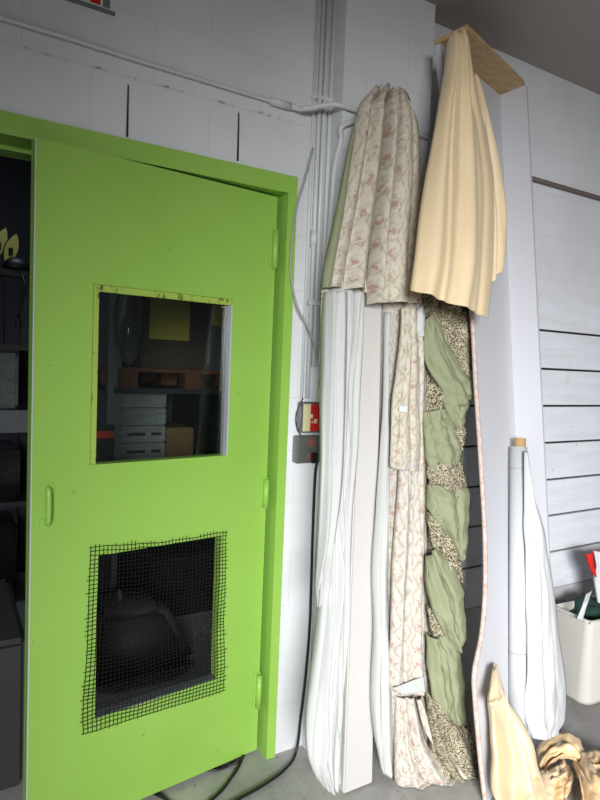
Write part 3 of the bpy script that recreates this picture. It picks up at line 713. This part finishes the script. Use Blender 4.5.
# cream satin bunched at the foot of the cornice
def onF(px, py, off=0): return onP(px, py, A0+CN*off, V((CN.x, CN.y, CN.z)))
t = thing('satin_bundle', 'cream satin cloth bunched at the foot of the cornice box', 'cloth')
rows = [(onF(494, 667, .03), onF(496, 668, .035)), (onF(491, 684, .035), onF(501, 686, .05)), (onF(489, 702, .035), onF(509, 706, .07)), (onF(489, 725, .03), onF(519, 722, .09)), (onF(488, 750, .03), onF(530, 744, .12)), (onF(487, 775, .03), onF(538, 768, .14)), (onF(489, 792, .03), onF(543, 785, .16)), (onF(497, 808, .06), onF(549, 806, .19))]
cloth('main_fold', rows, M['satin'], t, 70, 90, [(.3, .28, .04, -.03), (.45, .36, .09, .04), (.62, .52, .035, -.022), (.72, .72, .09, .03), (.9, .9, .04, -.016), (.2, .55, .04, .010)], (.022, 4, 3), .05, .03, seed=34)
rows = [(onF(493, 670, .05), onF(496, 668, .055)), (onF(488, 700, .07), onF(503, 690, .08)), (onF(489, 705, .08), onF(505, 697, .09)), (onF(492, 706, .065), onF(503, 706, .075))]
cloth('turned_flap', rows, M['satin'], t, 24, 30, [(.5, .4, .2, .01)], (.006, 3, 3), .01, .01, seed=35)
rows = [(onZ(528, 762, .10), onZ(545, 770, .06)), (onZ(530, 776, .10), onZ(552, 782, .06)), (onZ(532, 792, .09), onZ(556, 790, .05)), (onZ(534, 808, .07), onZ(554, 804, .03))]
cloth('foot_fold', rows, M['satin'], t, 30, 40, [(.3, .3, .1, .016), (.6, .55, .05, -.018), (.8, .8, .08, .012)], (.012, 4, 3), .03, .03, seed=36)
settle(t)

# gold satin crumpled on the floor
def zr(r): return [(onZ(a, b, c), onZ(d, e, f)) for (a, b, c, d, e, f) in r]
def crumple(nm, r, t, seed, folds, bul=.05, mat='gold'):
    cloth(nm, zr(r), M[mat], t, 44, 60, folds, (.02, 4, 4), bul, .03, seed=seed)
t = thing('satin_heap', 'crumpled gold satin heaped on the floor below the white fabric roll', 'cloth')
crumple('arched_fold', [(536, 768, .03, 546, 771, .02), (537, 752, .07, 552, 764, .05), (546, 742, .08, 560, 758, .06), (560, 737, .09, 566, 755, .07), (573, 738, .09, 572, 757, .06), (582, 745, .07, 575, 764, .04), (585, 758, .04, 577, 776, .02)], t, 51, [(.3, .35, .12, .014), (.6, .55, .07, -.018), (.8, .85, .08, .012)])
crumple('front_fold', [(545, 768, .05, 562, 764, .04), (544, 776, .06, 572, 772, .05), (546, 786, .05, 573, 784, .04), (550, 796, .03, 568, 796, .02)], t, 52, [(.25, .3, .07, -.02), (.5, .5, .1, .02), (.75, .7, .06, -.018)], .04)
crumple('pale_fold', [(543, 779, .07, 549, 773, .07), (548, 776, .08, 555, 781, .07), (556, 771, .08, 562, 776, .06), (563, 768, .06, 566, 772, .05)], t, 53, [(.5, .5, .2, .01)], .02, 'satin')
settle(t)
t = thing('satin_heap', 'gold satin cloth gathered on the floor, cut by the lower right corner', 'cloth')
crumple('gathered_fold', [(573, 764, .06, 582, 760, .07), (577, 774, .08, 592, 770, .09), (580, 786, .08, 606, 780, .09), (582, 802, .06, 622, 794, .07), (580, 822, .02, 640, 812, .03)], t, 54, [(.25, .15, .06, -.02), (.45, .4, .1, .02), (.65, .6, .05, -.02), (.85, .85, .08, .012)])
crumple('side_fold', [(576, 762, .04, 580, 774, .05), (590, 757, .06, 594, 770, .07), (606, 758, .06, 608, 774, .07), (630, 764, .03, 630, 784, .04)], t, 55, [(.5, .5, .2, .014)], .03)
settle(t)

# ------------------------------------------------------------------ the canvas bin
fz = .001
bA = onZ(581, 709, 0); hgt = None
# rim corner above the near left foot
def upz(p, py, px):
    # height at which the ray meets the vertical line through p (approximately)
    d = ray(px, py); k = ((p.x-EYEP.x)*d.x+(p.y-EYEP.y)*d.y)/(d.x*d.x+d.y*d.y); return EYEP.z+d.z*k
rimz = upz(bA, 622, 590)
cA = onZ(590, 622, rimz); cB = onZ(553, 605, rimz)
dirL = (cB-cA); dirL.z = 0
LL = dirL.length; dirL.normalize(); dirF = V((-dirL.y, dirL.x, 0))
if dirF.x < 0: dirF = -dirF
WW = .42
t = thing('canvas_bin', 'white canvas bin with rounded corners on the floor by the planks', 'bin')
def rrect(cen, a, b, r, n=6):
    out = []
    for (sx, sy, st) in ((1, 1, 0), (-1, 1, 1), (-1, -1, 2), (1, -1, 3)):
        for k in range(n+1):
            an = (st+k/n)*PI/2; out.append(cen+dirF*(sx*(a-r)+r*math.cos(an))+dirL*(sy*(b-r)+r*math.sin(an)))
    return out
cen_t = cA+dirL*(LL/2)+dirF*(WW/2); cen_t.z = 0
bm = bmesh.new(); loops = []
for (z, sc, rr) in ((.002, .90, .05), (.02, .93, .05), (rimz*.5, .97, .04), (rimz-.02, 1, .03), (rimz, 1.0, .03), (rimz, .965, .025), (rimz-.03, .95, .03), (rimz*.5, .92, .04), (.02, .88, .05)):
    loops.append([bm.verts.new(p+V((0, 0, z+ (.012*noise.noise(V((p.x*6, p.y*6, 2))) if z > .3 else 0)))) for p in rrect(cen_t, WW/2*sc, LL/2*sc, rr)])
for a, b in zip(loops, loops[1:]):
    for k in range(len(a)): bm.faces.new((a[k], a[(k+1) % len(a)], b[(k+1) % len(a)], b[k]))
bm.faces.new(loops[0]); bm.faces.new(loops[-1])
link('canvas_body', bm, M['binc'], t, True)
bm = bmesh.new()
tube(bm, [p+V((0, 0, rimz-.006)) for p in (lambda q: q+[q[0]])(rrect(cen_t, WW/2*1.006, LL/2*1.006, .03))], .006, 6, 120); link('rim', bm, M['binc'], t, True)
settle(t)
# cloths in the bin
c = cA+dirL*LL*.45+dirF*.10
def blob(name, c, sz, mat, seed, label, cat):
    bm = bmesh.new(); bmesh.ops.create_icosphere(bm, subdivisions=4, radius=1)
    uvl = bm.loops.layers.uv.new('UVMap')
    for v in bm.verts:
        n_ = 1+.35*noise.noise(v.co*2.2+V((seed, 0, 0)))+.16*(1-abs(noise.noise(v.co*5+V((0, seed, 0)))*2))
        v.co = V((v.co.x*sz[0], v.co.y*sz[1], v.co.z*sz[2]))*n_+c
    for f in bm.faces:
        for l in f.loops: l[uvl].uv = (l.vert.co.x+l.vert.co.y, l.vert.co.z)
    o = link(name, bm, mat, None, True); tag(o, label, cat); return o
cc = onZ(588, 612, rimz-.02)+dirF*.05
blob('folded_cloth', V((cc.x+.03, cc.y+.05, rimz-.085)), (.10, .10, .09), M['dgreen'], 2, 'dark green cloth stuffed in the white canvas bin', 'cloth')
rows = [(onY(590, 596, -.33), onY(596, 592, -.33)), (onY(586, 608, -.35), onY(591, 606, -.36)), (onY(581, 620, -.345), onY(586, 622, -.35))]
tag(cloth('white_strap', [(a+V((0, .02, 0)), b+V((0, .02, 0))) for a, b in rows], M['canvas'], None, 8, 20, [], (.003, 3, 3), .004), 'white strap lying over the dark green cloth in the bin', 'strap')
# upright item with red top and white cloth, cut by the edge
a = onY(586, 555, -.24)
rows = [(onY(585, 554, -.24), onY(593, 551, -.24)), (onY(587, 562, -.24), onY(594, 566, -.24)), (onY(591, 572, -.24), onY(597, 578, -.24))]
t = thing('hanging_bag', 'white bag with a red corner standing over the bin at the edge', 'bag')
cloth('red_corner', rows, M['redc'], t, 14, 18, [(.5, .5, .3, .01)], (.005, 3, 3), .012, .02, seed=41)
rows = [(onY(592, 552, -.25), onY(640, 548, -.25)), (onY(594, 570, -.26), onY(640, 570, -.25)), (onY(594, 590, -.26), onY(640, 600, -.25)), (onY(598, 618, -.27), onY(640, 626, -.27))]
cloth('bag_body', rows, M['canvas'], t, 30, 30, [(.3, .3, .1, .015), (.15, .1, .05, -.01)], (.008, 4, 3), .02, .05, seed=42)
settle(t)

# ------------------------------------------------------------------ the storeroom behind the door
struct(box('wall_store', M['store'], -2.6, 3.2, 4.0, 4.2, 0, 3.6))
struct(box('wall_store', M['store'], 3.0, 3.2, .2, 4.0, 0, 3.6))
struct(box('wall_store', M['store'], -2.6, -2.4, .2, 4.0, 0, 3.6))
struct(box('ceiling_store', M['dark'], -2.6, 3.2, .2, 4.2, 3.4, 3.6))
def rect(px0, py0, px1, py1, y): 
    a, b = onY(px0, py0, y), onY(px1, py1, y); return a.x, b.x, b.z, a.z
RY = 1.25
def item(name, mat, px0, py0, px1, py1, y, dep, label, cat, bev=.012, group=None):
    x0, x1, z0, z1 = rect(px0, py0, px1, py1, y)
    o = box(name, mat, x0, x1, y, y+dep, max(z0, .003), z1, None, bev); return tag(o, label, cat, group)
# rack: posts and beams
rack = thing('storage_rack', 'grey steel storage rack behind the door window', 'rack')
xa = onY(108, 420, RY).x; x0w, x1w = onY(90, 400, RY).x, 2.6
sh = onY(160, 460, RY).z-.012      # shelf height seen at the window's foot
for x in (xa, 2.55):
    for y in (RY+.02, RY+.95): box('post', M['steel'], x, x+.07, y, y+.05, .002, 2.6, rack, .003)
box('shelf', M['steel'], xa+.071, 2.549, RY+.075, RY+.945, sh-.03, sh, rack)
box('beam', M['dark'], xa-.001-.0, 2.62, RY-.03, RY+.019, sh-.10, sh-.001, rack)
zp = onY(160, 388, RY).z
settle(rack)
a = onY(96, 431, RY-.06); b = onY(113, 437.5, RY-.06)
t = thing('barrier_post', 'dark post with an orange label seen at the window corner', 'post')
box('post', M['dark'], a.x-.06, b.x+.005, RY-.07, RY-.035, .002, a.z+.03, t, .003); box('label', M['orange'], a.x-.01, b.x, RY-.073, RY-.0705, b.z, a.z, t)
settle(t)
# lower goods on the shelf
x0, x1, z0, z1 = rect(120.5, 390, 165, 458, RY+.08)
nb = 4
for k in range(nb):
    za, zb = sh+.002+(z1-sh)*k/nb, sh+(z1-sh)*(k+1)/nb-.002
    t = thing('wrapped_carton', ['lowest', 'second lowest', 'second from top', 'topmost'][k]+' white carton in the film wrapped stack behind the window', 'carton', 'film wrapped cartons')
    box('carton', M['wrap'], x0, x1, RY+.08, RY+.42, za, zb, t, .006)
    for (f0, f1) in (((.16, .55), (.68, .9)) if k < 2 else ()):
        box('print', M['ink'], x0+(x1-x0)*f0, x0+(x1-x0)*f1, RY+.0785, RY+.0798, za+(zb-za)*.42, za+(zb-za)*.6, t)
    settle(t)
x2, x3, z2, z3 = rect(166.5, 428, 193, 458, RY+.1)
tag(box('cardboard_box', M['carton'], x2, x3, RY+.1, RY+.4, sh+.001, z3, None, .005), 'small brown carton beside the film wrapped stack behind the window', 'carton')
x2, x3, z2, z3 = rect(196, 392, 236, 458, RY+.16)
tag(box('wrapped_bale', M['dwrap'], x2, x3, RY+.16, RY+.6, sh+.001, z3, None, .02), 'dark wrapped bale at the hinge side of the door window', 'bale')
x2, x3, z2, z3 = rect(168, 391, 192, 427, RY+.62)
tag(box('wrapped_bale', M['gwrap'], x2, x3, RY+.62, RY+.92, sh+.001, z3, None, .02), 'grey wrapped bale behind the small brown carton', 'bale')
# pallet carried by the upper beams
pz0, pz1 = onY(140, 388, RY).z, onY(140, 368, RY).z
px0, px1 = onY(119, 380, RY).x, onY(262, 380, RY).x
pal = thing('wooden_pallet', 'reddish wooden pallet on the rack behind the window', 'pallet')
for (yy) in (RY, RY+.42, RY+.84):
    for f in (0, .43, .86):
        xx = px0+(px1-px0)*f; box('block', M['pallet'], xx, xx+.10, yy, yy+.1, pz0, pz1-.022, pal)
for k in range(6):
    box('deck_board', M['pallet'], px0, px1, RY+k*.165, RY+k*.165+.11, pz1-.0215, pz1, pal)
settle(pal)
shelf = box('upper_shelf', M['dark'], px0-.02, 2.549, RY+.0, RY+.945, pz0-.03, pz0-.001)
tag(shelf, 'dark steel shelf carrying the reddish pallet', 'shelf')
# goods on the pallet
x2, x3, z2, z3 = rect(143, 296, 207, 367, RY+.08)
t = thing('cardboard_box', 'dark brown box with a big yellow paper on the pallet', 'carton')
box('carton', M['dcarton'], x2, x3, RY+.08, RY+.7, pz1+.001, z3+.12, t, .01)
xa_, xb_, zc_, zd_ = rect(150, 302, 189, 341, RY+.079); box('paper', M['ypaper'], xa_, xb_, RY+.0775, RY+.0795, zc_, zd_+.02, t)
settle(t)
x2, x3, z2, z3 = rect(208, 296, 250, 360, RY+.1)
t = thing('wrapped_bale', 'grey wrapped bale with a small yellow label at the pallet end', 'bale')
box('bundle', M['gwrap'], x2, x3, RY+.1, RY+.6, pz1+.001, z3+.1, t, .02)
xa_, xb_, zc_, zd_ = rect(212, 305, 222, 326, RY+.099); box('paper', M['ypaper'], xa_, xb_, RY+.0965, RY+.0985, zc_, zd_, t)
settle(t)
# hanging plastic bag
bm = bmesh.new(); c0, c1 = onY(128, 290, RY-.02), onY(129, 366, RY-.02)
tube(bm, [c0, c0.lerp(c1, .3), c0.lerp(c1, .6), c0.lerp(c1, .85), c1], lambda f: .008+.05*math.sin(PI*min(1, f*.9+.12))**.7, 16, 25)
tag(link('plastic_bag', bm, M['gwrap'], None, True), 'long grey plastic bag hanging before the pallet goods', 'bag')

# goods seen through the wire mesh
x2, x3, z2, z3 = rect(97, 618, 186, 760, .75)
bm = bmesh.new(); zt = z3
hexa(bm, [(x2-.05, .75, .003), (x3+.06, .75, .003), (x3+.06, 1.1, .003), (x2-.05, 1.1, .003), (x2, .78, zt), (x3-.1, .78, zt-.01), (x3-.1, 1.08, zt-.01), (x2, 1.08, zt)])
bmesh.ops.bevel(bm, geom=bm.edges[:], offset=.05, segments=4, affect='EDGES')
tag(link('padded_stool', bm, plain('dark_brown_cover', (46, 41, 40), .7), None, True), 'dark brown covered stool behind the wire mesh', 'stool')
cc = onY(119, 606, .9); bm = bmesh.new(); bmesh.ops.create_icosphere(bm, subdivisions=3, radius=.022)
for v in bm.verts: v.co = V((v.co.x*.7, v.co.y, v.co.z*1.5))+V((cc.x, .9, zt+.022))
tag(link('spray_can', bm, M['gwrap'], None, True), 'small shiny grey object on top of the covered stool', 'bottle')
item('wrapped_bale', M['dwrap'], 150, 560, 240, 980, 1.35, .5, 'black wrapped bale low behind the wire mesh', 'bale')
item('wrapped_bale', M['dwrap'], 84, 548, 138, 980, 1.45, .5, 'black wrapped bale behind the stool, low behind the mesh', 'bale')

# goods seen in the gap left of the door
GY = 1.9
t = thing('shelving_unit', 'dark shelving in the gap beside the open door', 'shelving')
gx0, gx1 = onY(-60, 400, GY).x, onY(40, 400, GY).x
zA, zB = onY(15, 432, GY).z, onY(15, 410, GY).z
box('beam', M['steel'], gx0, gx1, GY-.03, GY, zA, zB, t)
for (py, nm) in ((345, 'shelf'), (502, 'shelf'), (640, 'shelf')):
    zz = onY(15, py, GY).z; box(nm, M['dark'], gx0, gx1, GY+.001, GY+.6, zz-.03, zz, t)
box('post', M['dark'], gx1-.05, gx1, GY+.61, GY+.66, .002, 1.9, t); box('post', M['dark'], gx0, gx0+.05, GY+.61, GY+.66, .002, 1.9, t)
settle(t)
zz = onY(15, 432, GY).z
tag(box('wrapped_carton', M['wrap'], onY(-30, 400, GY).x, onY(19, 400, GY).x, GY+.05, GY+.4, onY(9, 409, GY).z, onY(9, 353, GY).z, None, .015), 'shiny film wrapped carton on the shelving beside the door edge', 'carton')
z5 = onY(15, 502, GY).z
tag(box('wrapped_bale', M['dwrap'], onY(-30, 470, GY).x, onY(21, 470, GY).x, GY+.03, GY+.4, z5+.001, onY(10, 448, GY).z, None, .02), 'black glossy wrapped bale on the middle shelf beside the door edge', 'bale')
z6 = onY(15, 640, GY).z
tag(box('wrapped_bale', M['dwrap'], onY(-30, 600, GY).x, onY(17, 600, GY).x, GY+.03, GY+.4, z6+.001, onY(10, 525, GY).z, None, .02), 'black glossy wrapped bale on the low shelf beside the door edge', 'bale')
tag(box('storage_crate', plain('dark_grey_crate', (58, 56, 57), .5), -.7, onY(27, 700, .24).x, .24, .9, .003, onY(10, 642, .24).z, None, .02), 'dark grey crate standing on the storeroom floor beside the door edge', 'crate')
# yellow pointed panels and black lamp arm
z3 = onY(15, 345, GY).z
for (pxa, pya, pxb, pyb, lab) in ((-8, 263, 7, 225, 'leaf shaped yellow panel with a black rim, cut by the frame edge'), (5, 268, 17.5, 231, 'leaf shaped yellow panel with a black rim beside the door edge')):
    yy = GY+(.22 if pxa < 0 else .19); a, b = onY(pxa, pya, yy), onY(pxb, pyb, yy); axd = (b-a); Ln = axd.length; axd.normalize(); nd = V((axd.z, 0, -axd.x))
    t = thing('leaf_panel', lab, 'panel', None)
    for (nm, sc, yo, mt) in (('rim', 1.0, 0, M['black']), ('yellow_face', .84, -.008, M['ylw'])):
        bm = bmesh.new(); N_ = 14; cm = (a+b)/2; fr, bk = [], []
        for s in range(2*N_):
            f = (s/N_) if s <= N_ else (2*N_-s)/N_; sg = 1 if s <= N_ else -1
            p = cm+axd*((f-.5)*Ln*sc)+nd*(sg*.042*sc*math.sin(PI*f)**.8); fr.append(bm.verts.new(p+V((0, yo, 0)))); bk.append(bm.verts.new(p+V((0, yo+.007, 0))))
        bm.faces.new(fr); bm.faces.new(bk)
        for s in range(2*N_): bm.faces.new((fr[s], fr[(s+1) % (2*N_)], bk[(s+1) % (2*N_)], bk[s]))
        link(nm, bm, mt, t)
    bm = bmesh.new(); m_ = a.lerp(b, .45); bx(bm, m_.x-.012, m_.x+.012, m_.y-.012, m_.y-.0085, m_.z-.025, m_.z+.02); link('dark_mark', bm, M['black'], t)
    tubeobj('stem', [V((a.x, a.y+.0035, z3+.001)), V((a.x, a.y+.0035, a.z+.03))], .003, M['black'], t, 8)
    settle(t)
a = onY(16, 268, GY+.15)
t = thing('black_machine', 'black domed machine with a dangling cord beside the door edge', 'machine')
bm = bmesh.new(); bmesh.ops.create_uvsphere(bm, u_segments=20, v_segments=10, radius=.075)
for v in bm.verts: v.co = V((v.co.x, v.co.y*.7, max(v.co.z, -.02)*.8))+V((a.x, GY+.12, a.z))
link('dome', bm, M['black'], t, True)
box('body', M['dark'], a.x-.2, a.x+.05, GY+.08, GY+.16, a.z-.06, a.z-.018, t, .006)
box('foot', M['dark'], a.x-.16, a.x-.12, GY+.09, GY+.15, z3+.001, a.z-.0605, t)
b = onY(18, 325, GY+.02)
tubeobj('cord', [V((a.x+.02, GY+.07, a.z-.04)), V((a.x+.035, GY+.02, a.z-.12)), V((b.x, GY+.01, b.z+.04))], .008, M['black'], t)
bm = bmesh.new(); tube(bm, [V((b.x+.016*math.cos(q), GY+.01, b.z+.022*math.sin(q))) for q in [2*PI*k/16 for k in range(17)]], .005, 6, 40); link('cord_ring', bm, M['black'], t)
settle(t)

# ------------------------------------------------------------------ light
def area(name, loc, target, sx, sy, power, colr, spread=PI):
    l = bpy.data.lights.new(name, 'AREA'); l.shape = 'RECTANGLE'; l.size = sx; l.size_y = sy; l.energy = power; l.color = colr; l.spread = spread
    o = bpy.data.objects.new(name, l); COL.objects.link(o); o.location = loc
    o.rotation_euler = (V(target)-V(loc)).to_track_quat('-Z', 'Y').to_euler(); return o
area('key_light', (-1.0, -4.8, 1.9), (2.7, 0, -.05), 1.7, 1.1, 78, (.97, .985, 1), math.radians(62))  # unseen key light behind the camera, well below the ceiling
area('storeroom_fill', (.4, 1.6, 3.25), (.45, 1.8, 0), .7, .3, 7, (.8, .9, 1))  # added fill to brighten the storeroom goods, no lamp is seen there
w = bpy.data.worlds.new('world'); SC.world = w; w.use_nodes = True
w.node_tree.nodes['Background'].inputs[0].default_value = (.90, .93, 1, 1); w.node_tree.nodes['Background'].inputs[1].default_value = .13

vs = SC.view_settings
vs.view_transform = 'Standard'; vs.look = 'None'; vs.gamma = 1; vs.exposure = -0.12; vs.use_curve_mapping = False
